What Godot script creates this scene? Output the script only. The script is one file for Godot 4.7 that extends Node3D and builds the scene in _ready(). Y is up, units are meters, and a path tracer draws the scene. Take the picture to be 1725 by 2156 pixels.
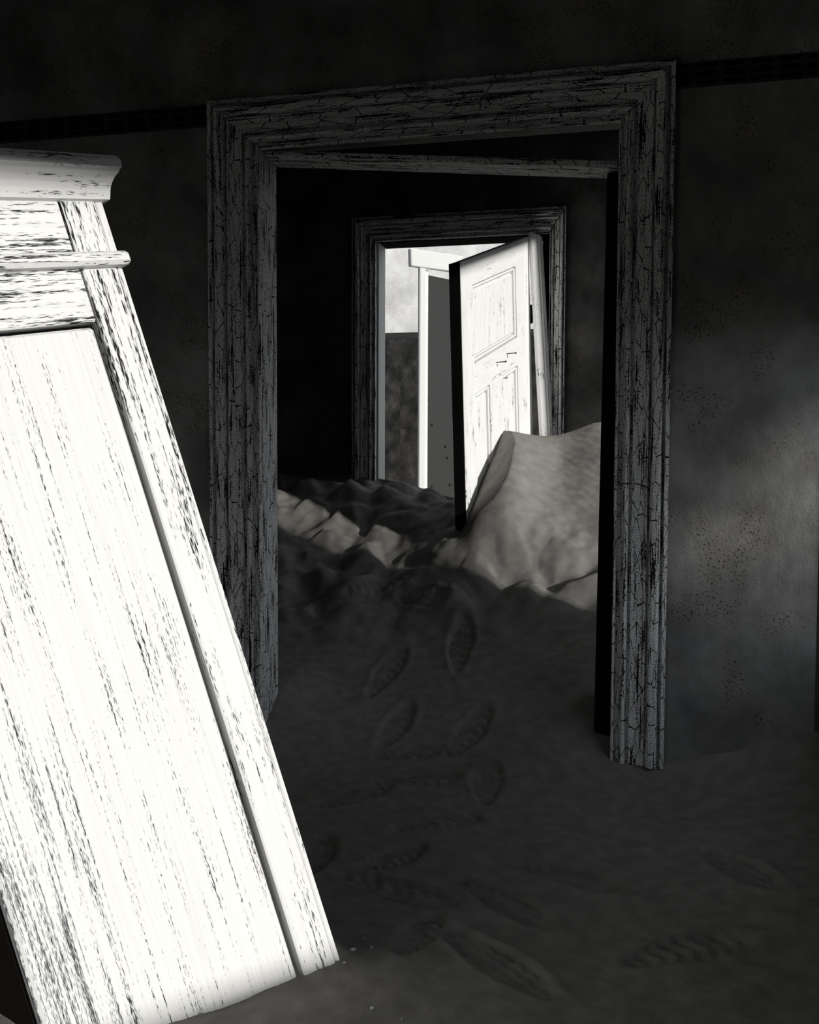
extends Node3D
# An abandoned house half filled with sand: a leaning cupboard front in a sun beam, a dark doorway, a second room
# with a drift against a sagging door, and a bright third room behind it. x to the right along the back wall,
# y up, depth is -z (Y below always means depth = -z).

var M := {}
var rng := RandomNumberGenerator.new()
const SUN := Vector3(0.840, 0.293, 0.457)

# ---------------------------------------------------------------- small helpers
func P(x: float, depth: float, h: float) -> Vector3:
	return Vector3(x, h, -depth)

func tri(st: SurfaceTool, a: Vector3, b: Vector3, c: Vector3, ua: Vector2, ub: Vector2, uc: Vector2, n: Vector3) -> void:
	var flip := (b - a).cross(c - a).dot(n) > 0.0
	st.set_normal(n); st.set_uv(ua); st.add_vertex(a)
	st.set_normal(n); st.set_uv(uc if flip else ub); st.add_vertex(c if flip else b)
	st.set_normal(n); st.set_uv(ub if flip else uc); st.add_vertex(b if flip else c)

func quad(st: SurfaceTool, a: Vector3, b: Vector3, c: Vector3, d: Vector3, ua: Vector2, ub: Vector2, uc: Vector2, ud: Vector2, n: Vector3) -> void:
	tri(st, a, b, c, ua, ub, uc, n)
	tri(st, a, c, d, ua, uc, ud, n)

func begin() -> SurfaceTool:
	var st := SurfaceTool.new()
	st.begin(Mesh.PRIMITIVE_TRIANGLES)
	return st

func build(st: SurfaceTool, called: String, mat: Material, parent: Node = null) -> MeshInstance3D:
	var o := MeshInstance3D.new()
	o.name = called
	o.mesh = st.commit()
	o.material_override = mat
	o.cast_shadow = GeometryInstance3D.SHADOW_CASTING_SETTING_ON
	(self if parent == null else parent).add_child(o, true)
	return o

func thing(called: String, label: String, category: String, at := Vector3.ZERO, group := "") -> Node3D:
	var o := Node3D.new()
	o.name = called
	o.position = at
	add_child(o, true)
	tag(o, label, category, group, "thing")
	return o

func tag(o: Node, label: String, category: String, group := "", kind := "") -> void:
	o.set_meta("label", label)
	o.set_meta("category", category)
	if group != "": o.set_meta("group", group)
	if kind != "": o.set_meta("kind", kind)

# a chamfered board between two corners, mapped by xf; uv in metres, v runs along the grain axis
func board(st: SurfaceTool, xf: Transform3D, lo: Vector3, hi: Vector3, bev: float, grain: int, uvo := Vector2.ZERO) -> void:
	var nb := xf.basis.inverse().transposed()
	var mid := (lo + hi) * 0.5
	var half := (hi - lo) * 0.5
	var e := minf(bev, minf(half.x, minf(half.y, half.z)) * 0.9)
	var uv := func(p: Vector3, k: int) -> Vector2:
		var i := (k + 1) % 3
		var j := (k + 2) % 3
		if i == grain: return Vector2(p[j], p[i]) + uvo
		if j == grain: return Vector2(p[i], p[j]) + uvo
		return Vector2(p[i], p[j]) * 0.3 + uvo
	var pt := func(s: Array, k: int) -> Vector3:
		var p := mid
		for q in 3:
			p[q] += s[q] * (half[q] if q == k else half[q] - e)
		return p
	for k in 3:
		var i := (k + 1) % 3
		var j := (k + 2) % 3
		for sk in [-1, 1]:
			var c := []
			for w in [[-1, -1], [1, -1], [1, 1], [-1, 1]]:
				var s := [0, 0, 0]
				s[k] = sk; s[i] = w[0]; s[j] = w[1]
				c.append(pt.call(s, k))
			var n := Vector3.ZERO
			n[k] = sk
			quad(st, xf * c[0], xf * c[1], xf * c[2], xf * c[3], uv.call(c[0], k), uv.call(c[1], k), uv.call(c[2], k), uv.call(c[3], k), (nb * n).normalized())
		for si in [-1, 1]:
			for sj in [-1, 1]:
				var c2 := []
				for w in [[i, -1], [j, -1], [j, 1], [i, 1]]:
					var s := [0, 0, 0]
					s[i] = si; s[j] = sj; s[k] = w[1]
					c2.append(pt.call(s, w[0]))
				var n := Vector3.ZERO
				n[i] = si; n[j] = sj
				quad(st, xf * c2[0], xf * c2[1], xf * c2[2], xf * c2[3], uv.call(c2[0], i), uv.call(c2[1], i), uv.call(c2[2], i), uv.call(c2[3], i), (nb * n).normalized())
	for sx in [-1, 1]:
		for sy in [-1, 1]:
			for sz in [-1, 1]:
				var s := [sx, sy, sz]
				var a: Vector3 = pt.call(s, 0)
				var b: Vector3 = pt.call(s, 1)
				var c: Vector3 = pt.call(s, 2)
				tri(st, xf * a, xf * b, xf * c, uv.call(a, 0), uv.call(b, 0), uv.call(c, 0), (nb * Vector3(sx, sy, sz)).normalized())

# a moulding: profile points (share of the width from the outer edge, how proud), mitred at both ends
func casing(st: SurfaceTool, prof: Array, width: float, a: Vector3, along: Vector3, across: Vector3, out: Vector3, length: float, m0: float, m1: float, uvo := Vector2.ZERO) -> void:
	var arc := 0.0
	for k in prof.size() - 1:
		var p: Vector2 = prof[k]
		var q: Vector2 = prof[k + 1]
		var du := (q.x - p.x) * width
		var dd := q.y - p.y
		var step := sqrt(du * du + dd * dd)
		var n := (out * du - across * dd).normalized()
		var p0 := a + across * p.x * width + out * p.y
		var q0 := a + across * q.x * width + out * q.y
		var ps := p.x * width
		var qs := q.x * width
		var v := [p0 + along * ps * m0, q0 + along * qs * m0, q0 + along * (length - qs * m1), p0 + along * (length - ps * m1)]
		var u := [Vector2(arc, ps * m0), Vector2(arc + step, qs * m0), Vector2(arc + step, length - qs * m1), Vector2(arc, length - ps * m1)]
		quad(st, v[0], v[1], v[2], v[3], u[0] + uvo, u[1] + uvo, u[2] + uvo, u[3] + uvo, n)
		arc += step
		# ends and back
		var b0 := a + across * p.x * width
		var b1 := a + across * q.x * width
		quad(st, v[0], v[1], b1 + along * qs * m0, b0 + along * ps * m0, u[0], u[1], u[1], u[0], -along)
		quad(st, v[3], v[2], b1 + along * (length - qs * m1), b0 + along * (length - ps * m1), u[3], u[2], u[2], u[3], along)

# a slab with one quadrilateral opening: corners in (s, h) on the plane o + s*e + h*up, thickness along t
func pierced(st: SurfaceTool, o: Vector3, e: Vector3, t: Vector3, outer: Rect2, hole: Array) -> void:
	var up := Vector3.UP
	var oc := [outer.position, outer.position + Vector2(outer.size.x, 0), outer.end, outer.position + Vector2(0, outer.size.y)]
	var at := func(q: Vector2, back: bool) -> Vector3: return o + e * q.x + up * q.y + (t if back else Vector3.ZERO)
	var tn := e.cross(up).normalized()
	if tn.dot(t) < 0.0: tn = -tn
	for k in 4:
		var l := (k + 1) % 4
		var q := [oc[k], oc[l], hole[l], hole[k]] if hole.size() == 4 else [oc[k], oc[l], (oc[0] + oc[2]) * 0.5, (oc[0] + oc[2]) * 0.5]
		for back in [false, true]:
			quad(st, at.call(q[0], back), at.call(q[1], back), at.call(q[2], back), at.call(q[3], back), q[0], q[1], q[2], q[3], tn if back else -tn)
		var d: Vector2 = oc[l] - oc[k]
		var n := (e * d.y - up * d.x).normalized().slide(t.normalized()).normalized()
		quad(st, at.call(oc[k], false), at.call(oc[l], false), at.call(oc[l], true), at.call(oc[k], true), oc[k], oc[l], oc[l], oc[k], n)
		if hole.size() == 4:
			var d2: Vector2 = hole[l] - hole[k]
			var n2 := -(e * d2.y - up * d2.x).normalized().slide(t.normalized()).normalized()
			var w := Vector2(t.length(), 0)
			quad(st, at.call(hole[k], false), at.call(hole[l], false), at.call(hole[l], true), at.call(hole[k], true), Vector2(0, 0), Vector2(0, d2.length()), Vector2(0, d2.length()) + w, w, n2)

# ---------------------------------------------------------------- textures
func noise(w: int, h: int, fx: float, fy: float, s: int, kind := FastNoiseLite.TYPE_SIMPLEX_SMOOTH, oct := 3, seamless := false) -> PackedByteArray:
	# fx, fy: cycles per pixel; drawn at a size where both are equal, then stretched
	var f := maxf(fx, fy)
	var n := FastNoiseLite.new()
	n.seed = s
	n.noise_type = kind
	n.frequency = f
	n.fractal_type = FastNoiseLite.FRACTAL_FBM if oct > 1 else FastNoiseLite.FRACTAL_NONE
	n.fractal_octaves = oct
	if kind == FastNoiseLite.TYPE_CELLULAR:
		n.cellular_return_type = FastNoiseLite.RETURN_DISTANCE2_SUB
		n.cellular_jitter = 0.9
	var w2 := maxi(8, int(w * fx / f))
	var h2 := maxi(8, int(h * fy / f))
	var im := n.get_seamless_image(w2, h2, false, false, 0.12, true) if seamless else n.get_image(w2, h2, false, false, true)
	im.convert(Image.FORMAT_L8)
	if w2 != w or h2 != h: im.resize(w, h, Image.INTERPOLATE_CUBIC)
	return im.get_data()

func to_tex(d: PackedByteArray, w: int, h: int, fmt: int) -> ImageTexture:
	var im := Image.create_from_data(w, h, false, fmt, d)
	im.generate_mipmaps()
	return ImageTexture.create_from_image(im)

func mat_tex(col: Texture2D, size_m: Vector2, rough: float, bump: Texture2D = null, cm := 0.1) -> StandardMaterial3D:
	var m := StandardMaterial3D.new()
	m.albedo_texture = col
	m.roughness = rough
	m.metallic_specular = 0.25
	m.uv1_scale = Vector3(1.0 / size_m.x, 1.0 / size_m.y, 1)
	if bump:
		m.heightmap_enabled = true
		m.heightmap_texture = bump
		m.heightmap_scale = cm
	return m

func flat_mat(c: Color, rough := 0.9) -> StandardMaterial3D:
	var m := StandardMaterial3D.new()
	m.albedo_color = c
	m.roughness = rough
	m.metallic_specular = 0.25
	return m

# white paint flaking off grained wood; the grain runs down the image
func paint(w: int, h: int, s: int, size_m: Vector2, gfx: float, gfy: float, cfy: float, bare: float, bare_top: float, bare_left: float, rough: float) -> StandardMaterial3D:
	var g := noise(w, h, gfx, gfy, s, FastNoiseLite.TYPE_SIMPLEX_SMOOTH, 3)
	var c := noise(w, h, 0.2, cfy, s + 1, FastNoiseLite.TYPE_SIMPLEX, 3)
	var l := noise(w, h, 0.010, 0.003, s + 2, FastNoiseLite.TYPE_SIMPLEX_SMOOTH, 3)
	var col := PackedByteArray()
	col.resize(w * h * 3)
	var hm := PackedByteArray()
	hm.resize(w * h)
	var i := 0
	for y in h:
		var fy := float(y) / h
		var top := bare_top * clampf((fy - 0.42) * 4.0, 0.0, 1.0)
		for x in w:
			var fx := float(x) / w
			var left := bare_left * maxf(0.0, 0.42 - fx) * 2.4 * clampf(1.15 - fy * 2.2, 0.0, 1.0)
			var gr := float(g[i])
			var v := gr * 0.42 + float(c[i]) * 0.46 + float(l[i]) * 0.30 - bare - top - left
			var q := i * 3
			if v > 95.0:
				var t := 233.0 + (gr - 128.0) * 0.05 - clampf((104.0 - v) * 2.2, 0.0, 26.0)
				col[q] = int(t); col[q + 1] = int(t); col[q + 2] = int(t - 1.0)
				hm[i] = 200 - (int(clampf((97.0 - v) * 8.0, 0.0, 40.0)))
			elif v > 83.0 - clampf(left, 0.0, 30.0) * 0.9:
				var t := 112.0 + gr * 0.36
				col[q] = int(t * 0.98); col[q + 1] = int(t); col[q + 2] = int(t * 1.02)
				hm[i] = 90
			else:
				var t := 26.0 + gr * 0.26
				col[q] = int(t * 1.03); col[q + 1] = int(t); col[q + 2] = int(t * 0.98)
				hm[i] = 40
			i += 1
	return mat_tex(to_tex(col, w, h, Image.FORMAT_RGB8), size_m, rough, to_tex(hm, w, h, Image.FORMAT_L8), 0.1)

# alligatored old paint on dark wood
func crackle(w: int, h: int, s: int, size_m: Vector2, lift: float, light: float) -> StandardMaterial3D:
	var k := noise(w, h, 0.10, 0.105, s, FastNoiseLite.TYPE_CELLULAR, 1)
	var k2 := noise(w, h, 0.03, 0.012, s + 5, FastNoiseLite.TYPE_CELLULAR, 1)
	var b := noise(w, h, 0.02, 0.004, s + 1, FastNoiseLite.TYPE_SIMPLEX_SMOOTH, 4)
	var c := noise(w, h, 0.12, 0.05, s + 2, FastNoiseLite.TYPE_SIMPLEX, 2)
	var st := noise(w, h, 0.10, 0.002, s + 3, FastNoiseLite.TYPE_SIMPLEX_SMOOTH, 2)
	var col := PackedByteArray()
	col.resize(w * h * 3)
	var hm := PackedByteArray()
	hm.resize(w * h)
	for i in w * h:
		var worn := 168.0 - float(b[i]) * 0.75 - float(st[i]) * 0.55 - lift * 1.0 + (float(c[i]) - 128.0) * 0.25
		var edge := 6.5 + clampf(worn + 12.0, 0.0, 60.0) * 0.6
		var q := i * 3
		if float(k[i]) > edge and float(k2[i]) > 7.0 and worn < 38.0:
			var t := light + (float(c[i]) - 128.0) * 0.16
			col[q] = int(t); col[q + 1] = int(t); col[q + 2] = int(t)
			hm[i] = 170 + int(minf(float(k[i]) * 0.3, 60.0))
		else:
			var t := 22.0 + float(st[i]) * 0.10
			col[q] = int(t * 1.1); col[q + 1] = int(t); col[q + 2] = int(t * 0.93)
			hm[i] = 60
	return mat_tex(to_tex(col, w, h, Image.FORMAT_RGB8), size_m, 0.75, to_tex(hm, w, h, Image.FORMAT_L8), 0.12)

func plaster(s: int, light: float) -> StandardMaterial3D:
	var w := 1024
	var a := noise(w, w, 0.004, 0.004, s, FastNoiseLite.TYPE_SIMPLEX_SMOOTH, 5, true)
	var f := noise(w, w, 0.14, 0.11, s + 1, FastNoiseLite.TYPE_SIMPLEX, 2, true)
	var m := noise(w, w, 0.006, 0.006, s + 2, FastNoiseLite.TYPE_SIMPLEX_SMOOTH, 3, true)
	var r := noise(w, w, 0.03, 0.02, s + 3, FastNoiseLite.TYPE_SIMPLEX_SMOOTH, 4, true)
	var col := PackedByteArray()
	col.resize(w * w * 3)
	var hm := PackedByteArray()
	hm.resize(w * w)
	for i in w * w:
		var t := light + (float(a[i]) - 128.0) * 0.22 + (float(r[i]) - 128.0) * 0.06
		var h := float(r[i]) * 0.5 + float(f[i]) * 0.22
		var pit := float(f[i]) - 211.0 - clampf(176.0 - float(m[i]), -10.0, 60.0) * 0.7
		if pit > 0.0:
			t *= 0.42
			h *= 0.6
		var wm := (float(m[i]) - 128.0) * 0.015
		var q := i * 3
		col[q] = int(clampf(t * 1.01 + wm, 0, 255)); col[q + 1] = int(clampf(t, 0, 255)); col[q + 2] = int(clampf(t * 0.99 - wm, 0, 255))
		hm[i] = int(h)
	return mat_tex(to_tex(col, w, w, Image.FORMAT_RGB8), Vector2(1.6, 1.6), 0.92, to_tex(hm, w, w, Image.FORMAT_L8), 0.35)

func sand_mat(s: int) -> StandardMaterial3D:
	var w := 1024
	var f := noise(w, w, 0.45, 0.45, s, FastNoiseLite.TYPE_SIMPLEX, 1, true)
	var a := noise(w, w, 0.012, 0.012, s + 1, FastNoiseLite.TYPE_SIMPLEX_SMOOTH, 4, true)
	var col := PackedByteArray()
	col.resize(w * w * 3)
	var hm := PackedByteArray()
	hm.resize(w * w)
	for i in w * w:
		var t := 133.0 + (float(a[i]) - 128.0) * 0.10 + (float(f[i]) - 128.0) * 0.16
		var q := i * 3
		col[q] = int(t * 1.02); col[q + 1] = int(t); col[q + 2] = int(t * 0.97)
		hm[i] = int(float(f[i]) * 0.3 + float(a[i]) * 0.12)
	return mat_tex(to_tex(col, w, w, Image.FORMAT_RGB8), Vector2(0.9, 0.9), 0.95, to_tex(hm, w, w, Image.FORMAT_L8), 0.25)

func border_mat() -> StandardMaterial3D:
	# a stencilled band of dark blocks with a slim line above and below
	var w := 256
	var h := 128
	var nz := noise(w, h, 0.05, 0.05, 71)
	var col := PackedByteArray()
	col.resize(w * h * 3)
	for y in h:
		for x in w:
			var t := 58.0
			var yy := float(y) / h
			var xx := fposmod(float(x) / 128.0, 1.0)
			if yy < 0.05 or yy > 0.96: t = 70.0
			elif yy > 0.10 and yy < 0.26 and xx > 0.10 and xx < 0.9: t = 20.0
			elif yy > 0.34 and yy < 0.64 and pow((xx - 0.5) / 0.42, 2.0) + pow((yy - 0.49) / 0.15, 2.0) < 1.0: t = 22.0
			elif yy > 0.74 and yy < 0.93 and xx > 0.10 and xx < 0.86: t = 20.0
			t += (float(nz[y * w + x]) - 128.0) * 0.08
			var q := (y * w + x) * 3
			for c in 3: col[q + c] = int(clampf(t, 0, 255))
	return mat_tex(to_tex(col, w, h, Image.FORMAT_RGB8), Vector2(0.15, 0.07), 0.9)

func dado_mat() -> StandardMaterial3D:
	var w := 512
	var h := 1024
	var a := noise(w, h, 0.008, 0.006, 81, FastNoiseLite.TYPE_SIMPLEX_SMOOTH, 4)
	var b := noise(w, h, 0.06, 0.012, 82, FastNoiseLite.TYPE_SIMPLEX, 3)
	var col := PackedByteArray()
	col.resize(w * h * 3)
	for i in w * h:
		var t := 54.0 + (float(a[i]) - 128.0) * 0.2
		if float(b[i]) > 214.0: t += 24.0
		var q := i * 3
		col[q] = int(t * 1.02); col[q + 1] = int(t); col[q + 2] = int(t * 0.98)
	return mat_tex(to_tex(col, w, h, Image.FORMAT_RGB8), Vector2(0.6, 1.2), 0.8)

# ---------------------------------------------------------------- the sand surface
func solve_rbf(p: PackedFloat64Array) -> PackedFloat64Array:
	var n := p.size() / 3
	var a := []
	for i in n:
		var row := PackedFloat64Array()
		row.resize(n + 1)
		for j in n:
			var dx := p[i * 3] - p[j * 3]
			var dy := p[i * 3 + 1] - p[j * 3 + 1]
			row[j] = sqrt(dx * dx + dy * dy + 0.0009)
		row[n] = p[i * 3 + 2]
		a.append(row)
	for i in n:
		var best := i
		for k in range(i + 1, n):
			if absf(a[k][i]) > absf(a[best][i]): best = k
		var t: PackedFloat64Array = a[best]
		a[best] = a[i]
		a[i] = t
		for k in range(i + 1, n):
			var row: PackedFloat64Array = a[k]
			var f: float = row[i] / t[i]
			if f != 0.0:
				for j in range(i, n + 1): row[j] -= f * t[j]
				a[k] = row
	var w := PackedFloat64Array()
	w.resize(n)
	for i in range(n - 1, -1, -1):
		var row: PackedFloat64Array = a[i]
		var v := row[n]
		for j in range(i + 1, n): v -= row[j] * w[j]
		w[i] = v / row[i]
	return w

func eval_rbf(p: PackedFloat64Array, w: PackedFloat64Array, x: float, y: float) -> float:
	var v := 0.0
	for i in w.size():
		var dx := x - p[i * 3]
		var dy := y - p[i * 3 + 1]
		v += w[i] * sqrt(dx * dx + dy * dy + 0.0009)
	return v

const CELL := 0.025
const GX0 := -3.3
const GY0 := -1.9
const GNX := 203
const GNY := 379
var grid_a := PackedFloat32Array()
var grid_b := PackedFloat32Array()
var nl := FastNoiseLite.new()
var nf := FastNoiseLite.new()
var nc := FastNoiseLite.new()
var feet := []

func sample(g: PackedFloat32Array, x: float, y: float) -> float:
	var fx := clampf((x - GX0) / CELL, 0.0, GNX - 1.001)
	var fy := clampf((y - GY0) / CELL, 0.0, GNY - 1.001)
	var ix := int(fx)
	var iy := int(fy)
	fx -= ix
	fy -= iy
	var k := iy * GNX + ix
	return lerpf(lerpf(g[k], g[k + 1], fx), lerpf(g[k + GNX], g[k + GNX + 1], fx), fy)

func leaf_x(y: float) -> float:
	return -0.708 + 0.2442 * (y - 3.95)

func base_h(x: float, y: float) -> float:
	if y < 3.4 or y > 4.85: return sample(grid_a, x, y)
	var wide := 0.012 + maxf(0.0, 3.95 - y) * 0.9
	var m := smoothstep(-wide, wide, x - leaf_x(y))
	var d := sample(grid_b, x, y)
	# the slumped face on the side of the door
	var slump := 0.723 + 1.0 * (x + 0.672) + 0.671 * (y - 3.96) + maxf(0.0, 3.9 - y) * 3.0
	if slump < d: d = lerpf(d, slump, smoothstep(3.7, 3.9, y))
	return lerpf(sample(grid_a, x, y), d, m)

func height(x: float, y: float) -> float:
	var h := base_h(x, y)
	var lump := 0.010
	if y > 3.3 and y < 4.75:
		var upper := smoothstep(0.62, 0.78, h) * smoothstep(-0.03, 0.06, x - leaf_x(maxf(y, 3.95)))
		lump = lerpf(0.046, 0.006, upper) * smoothstep(3.3, 3.6, y)
		h += upper * 0.0009 * sin((x * 0.55 + h * 1.25 + 0.03 * nl.get_noise_2d(x * 3.0, y * 3.0)) * 150.0) * smoothstep(-0.45, -0.3, x)
		var cell := nc.get_noise_2d(x, y) # clods and trodden hollows
		h += (1.0 - upper) * 0.06 * clampf(cell + 0.55, -0.3, 0.6) * smoothstep(3.45, 3.7, y)
	h += lump * nl.get_noise_2d(x, y) + 0.0012 * nf.get_noise_2d(x, y)
	for f in feet:
		var dx: float = x - f[0]
		var dy: float = y - f[1]
		if absf(dx) > 0.22 or absf(dy) > 0.22: continue
		var c: float = f[4]
		var s: float = f[5]
		var u: float = (dx * c + dy * s) / f[3]         # along the sole
		var v: float = (-dx * s + dy * c) / (f[3] * 0.37 * (1.0 - 0.22 * smoothstep(-0.1, 0.5, -u)))
		var r := sqrt(u * u + v * v)
		if r < 1.5:
			h += 0.004 * exp(-pow((r - 1.12) / 0.16, 2.0))
			var inn := 1.0 - smoothstep(0.82, 1.02, r)
			h -= inn * (0.010 - 0.003 * sin(u * 26.0 + absf(v) * 5.0) - 0.002 * sin(v * 14.0))
	return h

func lines(parts: Array) -> PackedFloat32Array:
	var out := PackedFloat32Array()
	for p in parts:
		var n := int(round((p[1] - p[0]) / p[2]))
		for i in n: out.append(p[0] + (p[1] - p[0]) * i / n)
	out.append(parts[-1][1])
	return out

func sand_grid(xs: PackedFloat32Array, ys: PackedFloat32Array, keep) -> Array:
	var nx := xs.size()
	var ny := ys.size()
	var v := PackedVector3Array()
	v.resize(nx * ny)
	for j in ny:
		for i in nx:
			v[j * nx + i] = Vector3(xs[i], height(xs[i], ys[j]), -ys[j])
	var nr := PackedVector3Array()
	nr.resize(nx * ny)
	var uv := PackedVector2Array()
	uv.resize(nx * ny)
	for j in ny:
		for i in nx:
			var a := v[j * nx + mini(i + 1, nx - 1)] - v[j * nx + maxi(i - 1, 0)]
			var b := v[mini(j + 1, ny - 1) * nx + i] - v[maxi(j - 1, 0) * nx + i]
			var n := a.cross(b).normalized()
			nr[j * nx + i] = n if n.y > 0 else -n
			uv[j * nx + i] = Vector2(xs[i], ys[j] + v[j * nx + i].y * 0.7)
	var sets := [PackedInt32Array(), PackedInt32Array()]
	for j in ny - 1:
		for i in nx - 1:
			var k := j * nx + i
			var which := 0
			if keep != null and keep.call(xs[i], ys[j]): which = 1
			sets[which].append_array(PackedInt32Array([k, k + nx, k + 1, k + 1, k + nx, k + nx + 1]))
	var out := []
	for s in sets:
		if s.size() == 0: continue
		var arr := []
		arr.resize(Mesh.ARRAY_MAX)
		# only the vertices that are used
		var remap := PackedInt32Array()
		remap.resize(nx * ny)
		remap.fill(-1)
		var v2 := PackedVector3Array()
		var n2 := PackedVector3Array()
		var u2 := PackedVector2Array()
		var ix := PackedInt32Array()
		for k in s:
			if remap[k] < 0:
				remap[k] = v2.size()
				v2.append(v[k]); n2.append(nr[k]); u2.append(uv[k])
			ix.append(remap[k])
		arr[Mesh.ARRAY_VERTEX] = v2
		arr[Mesh.ARRAY_NORMAL] = n2
		arr[Mesh.ARRAY_TEX_UV] = u2
		arr[Mesh.ARRAY_INDEX] = ix
		var me := ArrayMesh.new()
		me.add_surface_from_arrays(Mesh.PRIMITIVE_TRIANGLES, arr)
		out.append(me)
	return out

func put(me: Mesh, called: String, mat: Material, parent: Node = null) -> MeshInstance3D:
	var o := MeshInstance3D.new()
	o.name = called
	o.mesh = me
	o.material_override = mat
	(self if parent == null else parent).add_child(o, true)
	return o

func prepare_sand() -> void:
	var front := [
		[-0.61, 3.85, 0.71, -0.72, 3.92, 0.68, -0.61, 3.76, 0.61, -0.42, 3.78, 0.62, -0.24, 3.78, 0.62, -0.68, 3.72, 0.52, -0.51, 3.72, 0.53],
		[-0.32, 3.7, 0.53, -0.14, 3.68, 0.54, -0.58, 3.6, 0.46, -0.31, 3.58, 0.47, -0.14, 3.56, 0.48, -1.44, 3.98, 0.51, -1.15, 3.95, 0.52],
		[-0.87, 3.9, 0.54, -1.35, 3.72, 0.38, -0.98, 3.68, 0.4, -1.02, 3.2, 0.15, -0.68, 3.2, 0.17, -0.35, 3.2, 0.22, -0.13, 3.2, 0.28],
		[-1.1, 3.45, 0.27, -0.73, 3.45, 0.28, -0.29, 3.4, 0.33, -1.04, 2.95, 0.06, -0.78, 2.95, 0.05, -0.47, 2.95, 0.07, -0.32, 2.95, 0.09],
		[-0.06, 2.95, 0.06, -0.13, 3.1, 0.22, -1.18, 3.1, 0.16, -1.16, 2.96, 0.07, 0.3, 3.3, 0.5, -3.0, 3.3, 0.35, -3.0, 4.0, 0.6],
		# the first room
		[-1.36, 2.95, 0.12, -2.3, 2.95, 0.18, 0.1, 2.95, 0.045, 0.3, 2.95, 0.1, 0.535, 2.95, 0.171, 1.2, 2.95, 0.28, -0.53, 1.71, 0.0],
		[-0.62, 1.55, 0.015, -0.71, 1.38, 0.044, -0.85, 1.2, 0.1, -1.0, 1.0, 0.12, -0.2, 2.3, -0.02, 0.0, 1.8, -0.03, 0.3, 2.2, 0.0],
		[0.6, 2.3, 0.03, 1.2, 2.0, 0.1, 1.2, 1.0, 0.1, 0.0, 1.0, 0.0, 0.0, 0.0, -0.05, 1.2, -1.4, 0.0, -2.3, -1.4, 0.0],
		[-2.3, 1.5, 0.1, -1.0, 2.2, 0.03, -0.7, 2.6, 0.03, -1.6, 1.8, 0.08],
		# the third room
		[-1.6, 5.2, 0.62, -1.6, 6.6, 0.6, -1.0, 5.2, 0.55, -1.0, 6.0, 0.55, -0.4, 5.5, 0.7, 0.5, 5.5, 0.7, 0.5, 7.3, 0.6, -2.5, 5.5, 0.6, -3.0, 7.3, 0.6]]
	var left := [[-1.54, 4.25, 0.67, -1.24, 4.25, 0.68, -0.93, 4.15, 0.69, -1.73, 4.78, 0.87, -1.4, 4.78, 0.88, -1.27, 4.78, 0.86, -1.1, 4.8, 0.82],
		[-0.89, 4.75, 0.77, -3.0, 4.7, 0.9, -2.2, 4.7, 0.88, -0.6, 4.78, 0.78]]
	var dune := [[-0.575, 4.30, 1.085, -0.54, 4.42, 1.08, -0.49, 4.5, 1.07, -0.37, 4.55, 1.05, -0.3, 4.5, 1.07, -0.17, 4.35, 1.12],
		[-0.46, 4.1, 0.97, -0.31, 4.2, 0.95, -0.17, 4.15, 0.97, -0.46, 3.96, 0.87, -0.35, 4.0, 0.83, -0.2, 4.0, 0.84, -0.49, 3.87, 0.78, -0.34, 3.88, 0.72, -0.17, 3.9, 0.74],
		[-0.545, 4.15, 1.03, -0.525, 4.10, 0.99, -0.528, 4.04, 0.95, -0.540, 3.97, 0.89, -0.565, 3.93, 0.83, -0.61, 3.90, 0.765],
		[0.3, 4.0, 0.98, 0.3, 4.6, 1.1, 0.0, 4.7, 1.1, -0.3, 4.75, 1.05, -0.45, 4.75, 1.05, -0.75, 3.9, 0.66, -1.3, 4.3, 0.68, -0.62, 4.5, 1.1]]
	for which in 2:
		var p := PackedFloat64Array()
		for row in front + (left if which == 0 else dune):
			for x in row: p.append(x)
		var w := solve_rbf(p)
		var g := PackedFloat32Array()
		g.resize(GNX * GNY)
		for j in GNY:
			for i in GNX:
				var y := GY0 + j * CELL
				if which == 1 and (y < 3.2 or y > 5.0): continue
				g[j * GNX + i] = eval_rbf(p, w, GX0 + i * CELL, y)
		if which == 0: grid_a = g
		else: grid_b = g
	nl.seed = 3; nl.frequency = 2.6; nl.fractal_octaves = 3
	nf.seed = 4; nf.frequency = 26.0; nf.fractal_octaves = 2
	nc.seed = 9; nc.noise_type = FastNoiseLite.TYPE_CELLULAR; nc.frequency = 5.5; nc.fractal_type = FastNoiseLite.FRACTAL_NONE
	nc.cellular_return_type = FastNoiseLite.RETURN_DISTANCE2_SUB
	var spots := [[-0.6, 2.68, 35, 0.15], [-0.74, 2.52, 50, 0.14], [-0.49, 2.44, 40, 0.14], [-0.40, 2.72, 95, 0.14], [-0.55, 2.2, 60, 0.12], [-0.72, 2.16, 100, 0.12],
		[-0.5, 2.04, -12, 0.16], [-0.27, 2.08, -35, 0.15], [-0.25, 1.82, -38, 0.16], [-0.41, 1.87, 80, 0.11], [-0.13, 2.24, -20, 0.15], [-0.75, 3.02, 80, 0.14], [-0.5, 2.98, 70, 0.14],
		[0.12, 1.95, 30, 0.15], [0.25, 2.35, -60, 0.15], [-0.66, 2.86, 20, 0.13], [-0.85, 3.3, 75, 0.14], [-0.6, 3.4, 95, 0.14], [-1.0, 3.75, 20, 0.15], [-0.8, 3.66, -30, 0.14]]
	for s in spots:
		var a := deg_to_rad(s[2])
		feet.append([s[0], s[1], s[2], s[3], cos(a), sin(a)])

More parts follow.
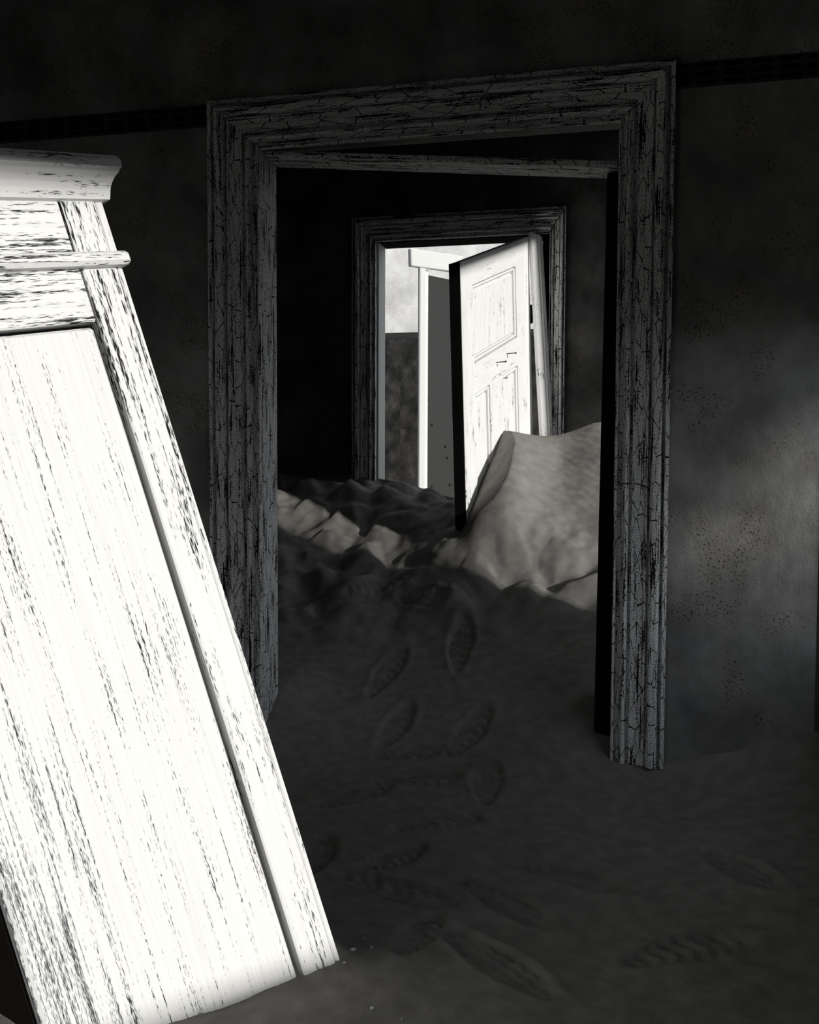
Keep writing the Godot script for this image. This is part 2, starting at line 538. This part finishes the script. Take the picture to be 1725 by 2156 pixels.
# ---------------------------------------------------------------- the place
func _ready() -> void:
	rng.seed = 11
	# camera, sky, sun, exposure
	var cam := Camera3D.new()
	cam.name = "camera"
	cam.fov = rad_to_deg(2.0 * atan(1078.0 / 2027.0))
	cam.near = 0.05
	cam.far = 100.0
	cam.position = Vector3(0, 0.95, 0)
	cam.rotation_order = EULER_ORDER_YXZ
	cam.rotation_degrees = Vector3(-3.05, 13.1, 0.2135)
	add_child(cam)
	cam.current = true

	var sky_mat := ProceduralSkyMaterial.new()
	sky_mat.sky_top_color = Color(0.47, 0.49, 0.51)
	sky_mat.sky_horizon_color = Color(0.62, 0.63, 0.64)
	sky_mat.ground_horizon_color = Color(0.50, 0.49, 0.47)
	sky_mat.ground_bottom_color = Color(0.42, 0.41, 0.39)
	sky_mat.sky_energy_multiplier = 1.9
	sky_mat.ground_energy_multiplier = 0.35
	var sky := Sky.new()
	sky.sky_material = sky_mat
	var env := Environment.new()
	env.background_mode = Environment.BG_SKY
	env.sky = sky
	env.ambient_light_source = Environment.AMBIENT_SOURCE_SKY
	env.tonemap_mode = Environment.TONE_MAPPER_LINEAR
	env.tonemap_exposure = 1.0
	env.sdfgi_enabled = true
	env.ssao_enabled = true
	env.ssil_enabled = true
	var we := WorldEnvironment.new()
	we.name = "world_environment"
	we.environment = env
	add_child(we)

	var sun := DirectionalLight3D.new()
	sun.name = "sun"
	sun.light_energy = 1.15
	sun.light_color = Color(1.0, 0.99, 0.97)
	sun.light_angular_distance = 2.0
	sun.shadow_enabled = true
	add_child(sun)
	sun.look_at_from_position(SUN * 20.0, Vector3.ZERO, Vector3.UP)

	# materials
	M.panel = paint(1024, 2048, 21, Vector2(0.48, 1.95), 0.06, 0.0016, 0.05, -4.0, 0.0, 78.0, 0.6)
	M.worn = paint(512, 2048, 31, Vector2(0.36, 1.95), 0.05, 0.0022, 0.03, -8.0, 30.0, 0.0, 0.65)
	M.rail = paint(512, 1024, 41, Vector2(0.30, 0.95), 0.05, 0.0030, 0.022, 22.0, 0.0, 0.0, 0.65)
	M.leaf = paint(512, 1024, 51, Vector2(0.5, 1.2), 0.03, 0.006, 0.03, -13.0, 0.0, 0.0, 0.6)
	M.crackle = crackle(512, 2048, 61, Vector2(0.32, 1.9), 18.0, 240.0)
	M.crackle_low = crackle(512, 1024, 65, Vector2(0.32, 1.1), 18.0, 228.0)
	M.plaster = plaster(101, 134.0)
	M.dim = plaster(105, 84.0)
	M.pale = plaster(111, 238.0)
	for m in [M.dim, M.pale, M.rail, M.leaf, M.crackle_low]: m.heightmap_enabled = false
	M.sand = sand_mat(121)
	M.border = border_mat()
	M.dado = dado_mat()
	M.wood = flat_mat(Color(0.16, 0.145, 0.13))
	M.dark = flat_mat(Color(0.07, 0.065, 0.06))
	M.grey = flat_mat(Color(0.23, 0.23, 0.23))
	M.iron = flat_mat(Color(0.12, 0.11, 0.10), 0.6)
	M.white = flat_mat(Color(0.82, 0.82, 0.81), 0.7)
	M.shell = flat_mat(Color(0.9, 0.89, 0.86), 0.6)

	prepare_sand()
	make_shell()
	make_sand()
	make_first_door()
	make_cupboard()
	make_second_door()
	make_third_room()
	make_small_things()

func wall(called: String, label: String, o: Vector3, e: Vector3, t: Vector3, outer: Rect2, hole: Array, mat: Material) -> MeshInstance3D:
	var st := begin()
	pierced(st, o, e, t, outer, hole)
	var w := build(st, called, mat)
	tag(w, label, "wall", "", "structure")
	return w

func make_shell() -> void:
	var X := Vector3.RIGHT
	var D := Vector3.FORWARD # depth
	# first room
	var wb := wall("wall_back", "stained plaster wall round the large doorway, dark painted band near the top", P(0, 2.95, 0), X, D * 0.12, Rect2(-3.3, -0.7, 3.902, 4.5),
		[Vector2(-1.203, -0.5), Vector2(-0.03, -0.5), Vector2(-0.03, 1.965), Vector2(-1.203, 1.965)], M.plaster)
	for s in [[-3.3, -1.357], [0.1, 0.6]]:
		var st := begin()
		board(st, Transform3D(), Vector3(s[0], 2.028, -2.951), Vector3(s[1], 2.098, -2.945), 0.001, 1, Vector2(0, -2.028))
		var o := build(st, "painted_band", M.border, wb)
		o.set_meta("label", "dark stencilled band painted across the plaster")
	var wr := wall("wall_right", "plaster wall on the right of the first room with sunlit openings", P(0.6, 0, 0), D, SUN * 0.8, Rect2(-1.8, -1.0, 3.4, 4.9),
		[Vector2(0.03, 0.668), Vector2(1.13, 0.398), Vector2(1.0, 2.025), Vector2(0.03, 2.005)], M.plaster)
	var sg := begin()
	pierced(sg, P(0.6, 0, 0), D, SUN * 0.10, Rect2(1.6, -0.7, 1.35, 4.6), [Vector2(2.15, 0.42), Vector2(2.945, 0.42), Vector2(2.945, 1.36), Vector2(2.15, 1.36)])
	build(sg, "wall_piece", M.plaster, wr)
	# a neighbouring wall outside keeps the sun out of that opening but for one notch at its end
	var sp := begin()
	pierced(sp, P(8.0, 0, 0), D, SUN * 0.25, Rect2(-2.75, -0.7, 1.83, 5.4), [Vector2(-1.23, 3.27), Vector2(-1.0, 3.27), Vector2(-1.0, 3.62), Vector2(-1.23, 3.62)])
	tag(build(sp, "wall_outside", M.plaster), "tall broken wall outside the first room", "wall", "", "structure")
	wall("wall_left", "plaster wall on the left of the first room", P(-2.6, 0, 0), D, -X * 0.2, Rect2(-1.8, -0.7, 4.9, 4.5), [], M.pale)
	wall("wall_front", "plaster wall behind the viewer with a wide low opening", P(0, -1.1, 0), X, -D * 0.2, Rect2(-2.8, -0.7, 4.2, 4.5), [Vector2(-2.4, 0.25), Vector2(-0.95, 0.25), Vector2(-0.95, 1.55), Vector2(-2.4, 1.55)], M.plaster)
	# second room
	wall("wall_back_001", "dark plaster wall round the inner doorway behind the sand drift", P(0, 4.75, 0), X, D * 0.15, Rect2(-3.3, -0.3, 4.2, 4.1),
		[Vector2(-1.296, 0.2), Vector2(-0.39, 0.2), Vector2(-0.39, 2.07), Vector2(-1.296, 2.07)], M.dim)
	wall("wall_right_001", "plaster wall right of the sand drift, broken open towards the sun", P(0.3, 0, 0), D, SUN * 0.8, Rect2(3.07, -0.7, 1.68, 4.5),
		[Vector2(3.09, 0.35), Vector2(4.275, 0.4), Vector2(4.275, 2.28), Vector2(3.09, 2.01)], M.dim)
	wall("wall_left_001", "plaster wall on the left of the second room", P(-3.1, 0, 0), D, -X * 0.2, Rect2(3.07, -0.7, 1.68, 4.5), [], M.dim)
	# third room
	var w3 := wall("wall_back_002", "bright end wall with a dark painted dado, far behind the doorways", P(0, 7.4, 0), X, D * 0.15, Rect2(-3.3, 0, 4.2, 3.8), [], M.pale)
	var st := begin()
	board(st, Transform3D(), Vector3(-3.1, 0.2, -7.406), Vector3(0.6, 1.903, -7.395), 0.001, 1)
	build(st, "painted_dado", M.dado, w3).set_meta("label", "dark painted dado with scratches")
	st = begin()
	board(st, Transform3D(), Vector3(-3.1, 1.903, -7.406), Vector3(0.6, 1.952, -7.393), 0.001, 0)
	build(st, "dado_border", M.grey, w3).set_meta("label", "slim grey border above the dado")
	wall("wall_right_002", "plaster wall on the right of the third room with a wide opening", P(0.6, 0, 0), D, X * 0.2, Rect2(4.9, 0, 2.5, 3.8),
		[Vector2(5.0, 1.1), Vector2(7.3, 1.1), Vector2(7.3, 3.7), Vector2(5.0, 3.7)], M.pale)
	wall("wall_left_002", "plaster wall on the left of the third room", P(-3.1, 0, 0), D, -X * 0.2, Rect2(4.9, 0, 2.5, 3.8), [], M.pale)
	st = begin()
	board(st, Transform3D(), Vector3(-3.5, 3.78, -4.9), Vector3(1.5, 3.95, 2.0), 0.01, 0)
	tag(build(st, "ceiling", M.plaster), "dark ceiling over the two front rooms", "ceiling", "", "structure")

func make_sand() -> void:
	var xs1 := lines([[-2.6, -1.2, 0.1], [-1.2, 0.6, 0.0085]])
	var ys1 := lines([[-1.6, 1.15, 0.15], [1.15, 3.1, 0.0085]])
	var r1 := sand_grid(xs1, ys1, null)
	tag(put(r1[0], "floor", M.sand), "dark drifted sand with shoe prints over the floor of the first room", "sand", "", "structure")
	var xs2 := lines([[-3.1, -1.8, 0.1], [-1.8, 0.0, 0.009], [0.0, 0.3, 0.03]])
	var ys2 := lines([[3.1, 4.75, 0.009]])
	var r2 := sand_grid(xs2, ys2, func(x, y): return y > 3.58 and x > leaf_x(y) - maxf(0.0, 3.98 - y) * 0.5)
	tag(put(r2[0], "floor", M.sand), "trodden sand rising through the second room behind the doorway", "sand", "", "structure")
	tag(put(r2[1], "sand_drift", M.sand), "pale sand drift heaped against the white open door, with a sharp crest", "sand", "", "stuff")
	var xs3 := lines([[-3.1, -1.5, 0.1], [-1.5, -0.3, 0.02], [-0.3, 0.6, 0.1]])
	var r3 := sand_grid(xs3, lines([[4.75, 5.2, 0.02], [5.2, 7.4, 0.05]]), null)
	tag(put(r3[0], "floor", M.sand), "sand covering the floor of the bright third room", "sand", "", "structure")

var prof := [Vector2(0, 0), Vector2(0, 0.022), Vector2(0.07, 0.024), Vector2(0.09, 0.008), Vector2(0.13, 0.008), Vector2(0.145, 0.028), Vector2(0.19, 0.036), Vector2(0.29, 0.036),
	Vector2(0.33, 0.030), Vector2(0.345, 0.012), Vector2(0.37, 0.012), Vector2(0.385, 0.024), Vector2(0.42, 0.024), Vector2(0.44, 0.019), Vector2(0.66, 0.019), Vector2(0.675, 0.006), Vector2(0.71, 0.006), Vector2(0.735, 0.020),
	Vector2(0.79, 0.027), Vector2(0.84, 0.020), Vector2(0.86, 0.004), Vector2(0.93, 0.003), Vector2(0.95, 0.015), Vector2(0.98, 0.018), Vector2(1.0, 0.013), Vector2(1.0, 0.0)]

func make_first_door() -> void:
	var F := thing("door_1", "large moulded doorway frame of cracked, flaking paint in the dark front wall", "doorway frame", Vector3(-0.6, 0.0, -2.95))
	F.set_meta("kind", "structure")
	var O := -F.position
	var out := Vector3.BACK
	var y0 := -0.25
	var st := begin()
	casing(st, prof, 0.177, O + P(-1.355, 2.948, 2.10), Vector3.DOWN, Vector3.RIGHT, out, 2.10 - y0, 0.9, 0.0)
	build(st, "side_casing", M.crackle, F)
	st = begin()
	casing(st, prof, 0.157, O + P(0.100, 2.948, 2.104), Vector3.DOWN, Vector3.LEFT, out, 2.104 - 0.035, 1.02, 0.05, Vector2(0.13, 0.6))
	build(st, "side_casing", M.crackle, F)
	st = begin()
	casing(st, prof, 0.160, O + P(-1.355, 2.948, 2.10), Vector3(1.455, 0.004, 0).normalized(), Vector3.DOWN, out, 1.455, 1.1, 0.98, Vector2(0.05, 0.2))
	build(st, "head_casing", M.crackle_low, F)
	# linings inside the opening
	st = begin()
	board(st, Transform3D(Basis(), O), P(-1.203, 3.085, y0), P(-1.178, 2.952, 1.955), 0.004, 1, Vector2(0.1, 0.4)) if false else board(st, Transform3D(Basis(), O), Vector3(-1.203, y0, -3.085), Vector3(-1.178, 1.955, -2.952), 0.004, 1, Vector2(0.1, 0.4))
	build(st, "side_lining", M.crackle, F)
	st = begin()
	var lean := Basis(Vector3(0, 0, 1), deg_to_rad(-0.55)) # a little out of plumb
	board(st, Transform3D(lean, O + P(-0.088, 3.04, 1.815)), Vector3(-0.004, -2.2, -0.05), Vector3(0.05, 0.0, 0.045), 0.004, 1, Vector2(0.2, 0.9))
	build(st, "side_lining", M.dark, F).set_meta("label", "dark loose lining board leaning inside the right jamb")
	st = begin()
	board(st, Transform3D(Basis(Vector3(0, 0, 1), deg_to_rad(-5.45)), O + P(-1.172, 3.02, 1.928)), Vector3(0, -0.004, -0.06), Vector3(1.118, 0.016, 0.06), 0.003, 0, Vector2(0.02, 0.1))
	build(st, "head_lining", M.crackle_low, F).set_meta("label", "head lining board that has dropped at its right end")

func make_cupboard() -> void:
	var r := Vector3(0.385, 0.194, -0.902).normalized()
	var s := Vector3(-0.331, 0.942, 0.061)
	s = (s - r * s.dot(r)).normalized()
	var n := r.cross(s)
	var base := Vector3(-0.532, 0.0, -1.712)
	var T := Transform3D(Basis(r, s + r * 0.053, n), Vector3.ZERO)
	var C := thing("cupboard", "tall white cupboard leaning sideways in the sand, its flaking panelled front lit by the sun", "cupboard", base)
	var lo := -0.42
	var st := begin()
	board(st, T, Vector3(-0.56, lo, -0.022), Vector3(-0.103, 1.275, 0.0), 0.006, 1, Vector2(0.57, 0.05))
	build(st, "panel", M.panel, C).set_meta("label", "tall white panel with vertical flaking grain")
	st = begin()
	board(st, T, Vector3(-0.093, lo, -0.022), Vector3(-0.0155, 1.383, 0.006), 0.003, 1, Vector2(0.11, 0.05))
	build(st, "stile", M.worn, C)
	st = begin()
	board(st, T, Vector3(-0.095, 1.411, -0.022), Vector3(-0.020, 1.515, 0.006), 0.002, 1, Vector2(0.30, 0.3))
	build(st, "stile", M.worn, C)
	st = begin()
	board(st, T, Vector3(-0.0125, lo, -0.022), Vector3(0.0, 1.383, 0.003), 0.003, 1, Vector2(0.25, 0.35))
	build(st, "edge_bead", M.worn, C)
	st = begin()
	board(st, T, Vector3(-0.017, 1.411, -0.022), Vector3(0.0, 1.515, 0.003), 0.002, 1, Vector2(0.26, 0.9))
	build(st, "edge_bead", M.worn, C)
	st = begin()
	board(st, T, Vector3(-0.56, 1.283, -0.022), Vector3(-0.0965, 1.384, 0.004), 0.003, 0, Vector2(0.02, 0.6))
	build(st, "rail", M.rail, C).set_meta("label", "upper rail with bare dark grain showing")
	st = begin()
	board(st, T, Vector3(-0.56, 1.411, -0.022), Vector3(-0.0985, 1.515, 0.004), 0.003, 0, Vector2(0.17, 0.59))
	build(st, "frieze_board", M.rail, C)
	st = begin()
	board(st, T, Vector3(-0.56, 1.384, -0.022), Vector3(0.012, 1.411, 0.024), 0.007, 0, Vector2(0.2, 0.62))
	build(st, "moulding_strip", M.rail, C)
	# cornice, swept along the front and mitred back along the right side
	st = begin()
	var pf := [Vector2(0.0, 1.514), Vector2(0.014, 1.515), Vector2(0.016, 1.521), Vector2(0.019, 1.532), Vector2(0.024, 1.543), Vector2(0.032, 1.553), Vector2(0.040, 1.559),
		Vector2(0.042, 1.563), Vector2(0.047, 1.566), Vector2(0.048, 1.580), Vector2(0.043, 1.590), Vector2(-0.25, 1.592)]
	var arc := 0.0
	for k in pf.size() - 1:
		var a: Vector2 = pf[k]
		var b: Vector2 = pf[k + 1]
		var ea := maxf(a.x, 0.0) * 0.75
		var eb := maxf(b.x, 0.0) * 0.75
		var step := minf(a.distance_to(b), 0.05)
		var nn := Vector2(b.y - a.y, -(b.x - a.x)).normalized()
		var n1 := (n * nn.x + s * nn.y).normalized()
		quad(st, T * Vector3(-0.56, a.y, a.x), T * Vector3(ea, a.y, a.x), T * Vector3(eb, b.y, b.x), T * Vector3(-0.56, b.y, b.x),
			Vector2(arc, 0), Vector2(arc, 0.6), Vector2(arc + step, 0.6), Vector2(arc + step, 0), n1)
		if k < pf.size() - 2:
			var n2 := (r * nn.x + s * nn.y).normalized()
			quad(st, T * Vector3(ea, a.y, a.x), T * Vector3(ea, a.y, -0.25), T * Vector3(eb, b.y, -0.25), T * Vector3(eb, b.y, b.x),
				Vector2(arc, 0), Vector2(arc, 0.3), Vector2(arc + step, 0.3), Vector2(arc + step, 0), n2)
		arc += step
	build(st, "cornice", M.worn, C)
	st = begin()
	board(st, T, Vector3(-0.56, lo, -0.28), Vector3(-0.535, 1.515, -0.023), 0.004, 1)
	build(st, "side_panel", M.wood, C)
	st = begin()
	board(st, T, Vector3(-0.025, lo, -0.28), Vector3(0.0, 1.515, -0.023), 0.004, 1)
	build(st, "side_panel", M.wood, C)
	st = begin()
	board(st, T, Vector3(-0.535, lo, -0.28), Vector3(-0.025, 1.515, -0.265), 0.002, 1)
	build(st, "back_panel", M.wood, C)
	st = begin()
	board(st, T, Vector3(-0.535, lo, -0.05), Vector3(-0.0255, 1.5, -0.0225), 0.001, 1)
	build(st, "backing_board", M.dark, C)

func make_second_door() -> void:
	var O := Vector3(-0.85, 0.85, -4.75)
	var F := thing("door_2", "dim inner doorway frame with moulded casings behind the sand drift", "doorway frame", O)
	F.set_meta("kind", "structure")
	var out := Vector3.BACK
	var st := begin()
	casing(st, prof, 0.125, P(-1.405, 4.748, 2.17) - O, Vector3.DOWN, Vector3.RIGHT, out, 1.6, 1.0, 0.0)
	build(st, "side_casing", M.crackle, F)
	st = begin()
	casing(st, prof, 0.078, P(-0.335, 4.748, 2.165) - O, Vector3.DOWN, Vector3.LEFT, out, 1.5, 1.5, 0.0, Vector2(0.1, 0.3))
	build(st, "side_casing", M.crackle, F)
	st = begin()
	casing(st, prof, 0.122, P(-1.405, 4.748, 2.17) - O, Vector3.RIGHT, Vector3.DOWN, out, 1.07, 1.0, 0.7, Vector2(0.1, 0.1))
	build(st, "head_casing", M.crackle_low, F)
	st = begin()
	board(st, Transform3D(Basis(), -O), Vector3(-1.296, 0.5, -4.895), Vector3(-1.272, 2.05, -4.762), 0.003, 1)
	build(st, "side_lining", M.white, F)
	st = begin()
	board(st, Transform3D(Basis(), -O), Vector3(-0.448, 0.6, -4.895), Vector3(-0.39, 2.05, -4.755), 0.003, 1)
	build(st, "side_lining", M.dark, F)
	st = begin()
	board(st, Transform3D(Basis(), -O), Vector3(-1.272, 2.045, -4.895), Vector3(-0.41, 2.068, -4.755), 0.003, 0)
	build(st, "head_lining", M.dark, F)

	# the sagging leaf, hung at the right and swung towards us; its joints have racked so that the free edge has dropped
	var f := Vector3(-0.708, 1.766, -3.95)
	var u := (Vector3(-0.512, 2.034, -4.72) - f)
	var W := u.length()
	u /= W
	var v := Vector3(-0.032, 1.0, 0)
	var n := u.cross(v).normalized()
	if n.x < 0: n = -n
	var L := thing("panelled_door", "white panelled door hanging askew half open in the inner doorway, sunlit", "door", f)
	var T := Transform3D(Basis(u, v, n), Vector3.ZERO)
	var th := 0.042
	var bot := -1.62
	var parts := [["stile", 0.0, 0.125, bot, 0.0, 1], ["stile", 0.655, W, bot, 0.0, 1], ["top_rail", 0.125, 0.655, -0.115, 0.0, 0], ["cross_rail", 0.125, 0.655, -0.575, -0.445, 0],
		["muntin", 0.300, 0.455, bot, -0.575, 1], ["bottom_rail", 0.125, 0.655, bot, bot + 0.2, 0]]
	for p in parts:
		st = begin()
		board(st, T, Vector3(p[1], p[3], -th), Vector3(p[2], p[4], 0), 0.003, p[5], Vector2(rng.randf(), rng.randf()))
		build(st, p[0], M.leaf, L)
	st = begin()
	board(st, T, Vector3(-0.007, bot, -0.052), Vector3(0.0, 0.0, -0.001), 0.003, 1)
	build(st, "edge_strip", M.dark, L).set_meta("label", "bare dark free edge of the door")
	for p in [[0.125, 0.655, -0.445, -0.115], [0.125, 0.300, bot + 0.2, -0.575], [0.455, 0.655, bot + 0.2, -0.575]]:
		st = begin()
		board(st, T, Vector3(p[0], p[2], -0.034), Vector3(p[1], p[3], -0.026), 0.002, 1, Vector2(rng.randf(), rng.randf()))
		board(st, T, Vector3(p[0] + 0.026, p[2] + 0.026, -0.028), Vector3(p[1] - 0.026, p[3] - 0.026, -0.010), 0.010, 1, Vector2(rng.randf(), rng.randf()))
		var o := build(st, "panel", M.leaf, L)
		# moulding round the panel
		st = begin()
		board(st, T, Vector3(p[0] + 0.005, p[2] + 0.005, -0.03), Vector3(p[0] + 0.016, p[3] - 0.005, -0.004), 0.006, 1)
		board(st, T, Vector3(p[1] - 0.016, p[2] + 0.005, -0.03), Vector3(p[1] - 0.005, p[3] - 0.005, -0.004), 0.006, 1)
		board(st, T, Vector3(p[0] + 0.018, p[3] - 0.018, -0.03), Vector3(p[1] - 0.018, p[3] - 0.005, -0.004), 0.006, 0)
		board(st, T, Vector3(p[0] + 0.018, p[2] + 0.005, -0.03), Vector3(p[1] - 0.018, p[2] + 0.018, -0.004), 0.006, 0)
		build(st, "panel_moulding", M.leaf, o)
	for q in [Vector2(0.506, -0.488), Vector2(0.376, -0.497)]:
		st = begin()
		board(st, Transform3D(T.basis.orthonormalized(), T * Vector3(q.x, q.y, 0)), Vector3(-0.002, -0.002, -0.01), Vector3(0.002, 0.002, 0.045), 0.001, 2)
		board(st, Transform3D(T.basis.orthonormalized(), T * Vector3(q.x, q.y, 0)), Vector3(-0.004, -0.004, 0.043), Vector3(0.004, 0.004, 0.047), 0.001, 2)
		build(st, "nail", M.iron, L).set_meta("label", "bent iron nail sticking out of the cross rail")
	st = begin()
	board(st, T, Vector3(W + 0.001, -0.42, -0.03), Vector3(W + 0.022, -0.33, 0.006), 0.004, 1)
	build(st, "hinge", M.iron, L)

	# a length of casing that has come loose and leans in the right of the doorway
	var top := Vector3(-0.478, 2.05, -4.72)
	var foot := Vector3(-0.400, 0.93, -4.67)
	var B := thing("loose_casing_board", "loose length of moulded door casing leaning in the right side of the inner doorway", "board", foot)
	var up := (top - foot).normalized()
	var ac := Vector3(0.75, 0, -0.45)
	ac = (ac - up * ac.dot(up)).normalized()
	var ot := up.cross(ac).normalized()
	if ot.z < 0: ot = -ot
	st = begin()
	var pf2 := [Vector2(0, -0.02), Vector2(0, 0.006), Vector2(0.05, 0.009), Vector2(0.50, 0.009), Vector2(0.54, 0.003), Vector2(0.58, 0.009), Vector2(0.70, 0.011), Vector2(0.73, 0.004), Vector2(0.77, 0.009), Vector2(0.86, 0.009), Vector2(0.89, 0.003), Vector2(0.94, 0.006), Vector2(1.0, 0.004), Vector2(1.0, -0.02), Vector2(0, -0.02)]
	casing(st, pf2, 0.062, -ac * 0.031, up, ac, ot, (top - foot).length(), 0.0, 0.35)
	build(st, "moulded_face", M.leaf, B)

func make_third_room() -> void:
	# a white door frame standing askew in front of the end wall, with a dark board in it
	var u := Vector3(0.52, 0, -0.854).normalized()
	var n := Vector3(0.854, 0, 0.52).normalized()
	var o := Vector3(-1.436, 0.75, -6.40)
	var T := Transform3D(Basis(u, Vector3.UP, n), Vector3.ZERO)
	var F := thing("white_door_frame", "white door frame standing turned in the bright far room", "door frame", o)
	for x in [0.0, 0.44]:
		var st := begin()
		board(st, T, Vector3(x, -0.4, -0.005), Vector3(x + 0.06, 1.50, 0.02), 0.006, 1)
		build(st, "post", M.white, F)
	var st := begin()
	var T2 := Transform3D(Basis(u, Vector3.UP, n) * Basis(Vector3(0, 0, 1), deg_to_rad(3.0)), Vector3.ZERO)
	board(st, T2, Vector3(-0.01, 1.495, -0.01), Vector3(0.52, 1.612, 0.025), 0.006, 0)
	build(st, "head", M.white, F)
	st = begin()
	board(st, T, Vector3(0.06, -0.4, -0.05), Vector3(0.125, 1.50, -0.02), 0.004, 1)
	build(st, "plaster_reveal", M.pale, F)
	var B := thing("grey_board_door", "dark grey plain board door standing inside the white frame of the far room", "door", o)
	st = begin()
	board(st, T, Vector3(0.130, -0.4, -0.05), Vector3(0.44, 1.47, -0.027), 0.003, 1)
	build(st, "leaf", M.grey, B)
	for q in [[0.17, 0.45], [0.17, 0.02], [0.33, 0.22], [0.31, 0.30], [0.36, 0.03]]:
		st = begin()
		board(st, T, Vector3(q[0] - 0.009, q[1] - 0.009, -0.028), Vector3(q[0] + 0.009, q[1] + 0.009, -0.022), 0.003, 1)
		build(st, "nail_head", M.iron, B)

func pebble(x: float, y: float, r: float, label: String, flat := 0.55) -> void:
	var st := begin()
	var ph := rng.randf() * TAU
	var pts := []
	for j in 5:
		var row := []
		for i in 8:
			var a := PI * j / 4.0
			var b := TAU * i / 8.0
			var k := 1.0 + 0.22 * sin(b * 2.0 + ph) + 0.12 * sin(b * 3.0 - ph + j)
			row.append(Vector3(sin(a) * cos(b) * k, cos(a) * flat, sin(a) * sin(b) * k * 0.75) * r)
		pts.append(row)
	for j in 4:
		for i in 8:
			var q := [pts[j][i], pts[j][(i + 1) % 8], pts[j + 1][(i + 1) % 8], pts[j + 1][i]]
			var c: Vector3 = (q[0] + q[1] + q[2] + q[3]) * 0.25
			quad(st, q[0], q[1], q[2], q[3], Vector2.ZERO, Vector2.ZERO, Vector2.ZERO, Vector2.ZERO, c.normalized())
	var o := build(st, "pebble", M.shell)
	o.position = P(x, y, height(x, y) + r * flat * 0.7)
	o.rotation.y = ph
	tag(o, label, "pebble", "pale chips scattered on the sand")

func make_small_things() -> void:
	pebble(-1.0, 2.92, 0.004, "small white chip on the sand at the foot of the left door jamb")
	pebble(-0.816, 2.307, 0.003, "tiny white chip on dark sand right beside the cupboard's edge, halfway up")
	pebble(-0.521, 1.759, 0.008, "largest pale flake on the sand beside the cupboard's lower corner", 0.3)
	pebble(-0.510, 1.81, 0.0025, "tiny chip just behind the pale flake near the cupboard's corner")
	pebble(-0.487, 1.778, 0.003, "tiny white chip to the right of the pale flake")
	pebble(-0.519, 1.70, 0.003, "tiny chip touching the cupboard's lower right corner")
	pebble(-0.426, 1.561, 0.0045, "white chip on the sand in the foreground, left of a smaller one")
	pebble(-0.371, 1.553, 0.003, "smaller white chip at the bottom edge of the picture")
	pebble(-0.641, 2.282, 0.0025, "tiny chip among the shoe prints near the cupboard")
	pebble(-0.271, 3.0, 0.003, "tiny chip on the threshold sand near the right jamb")
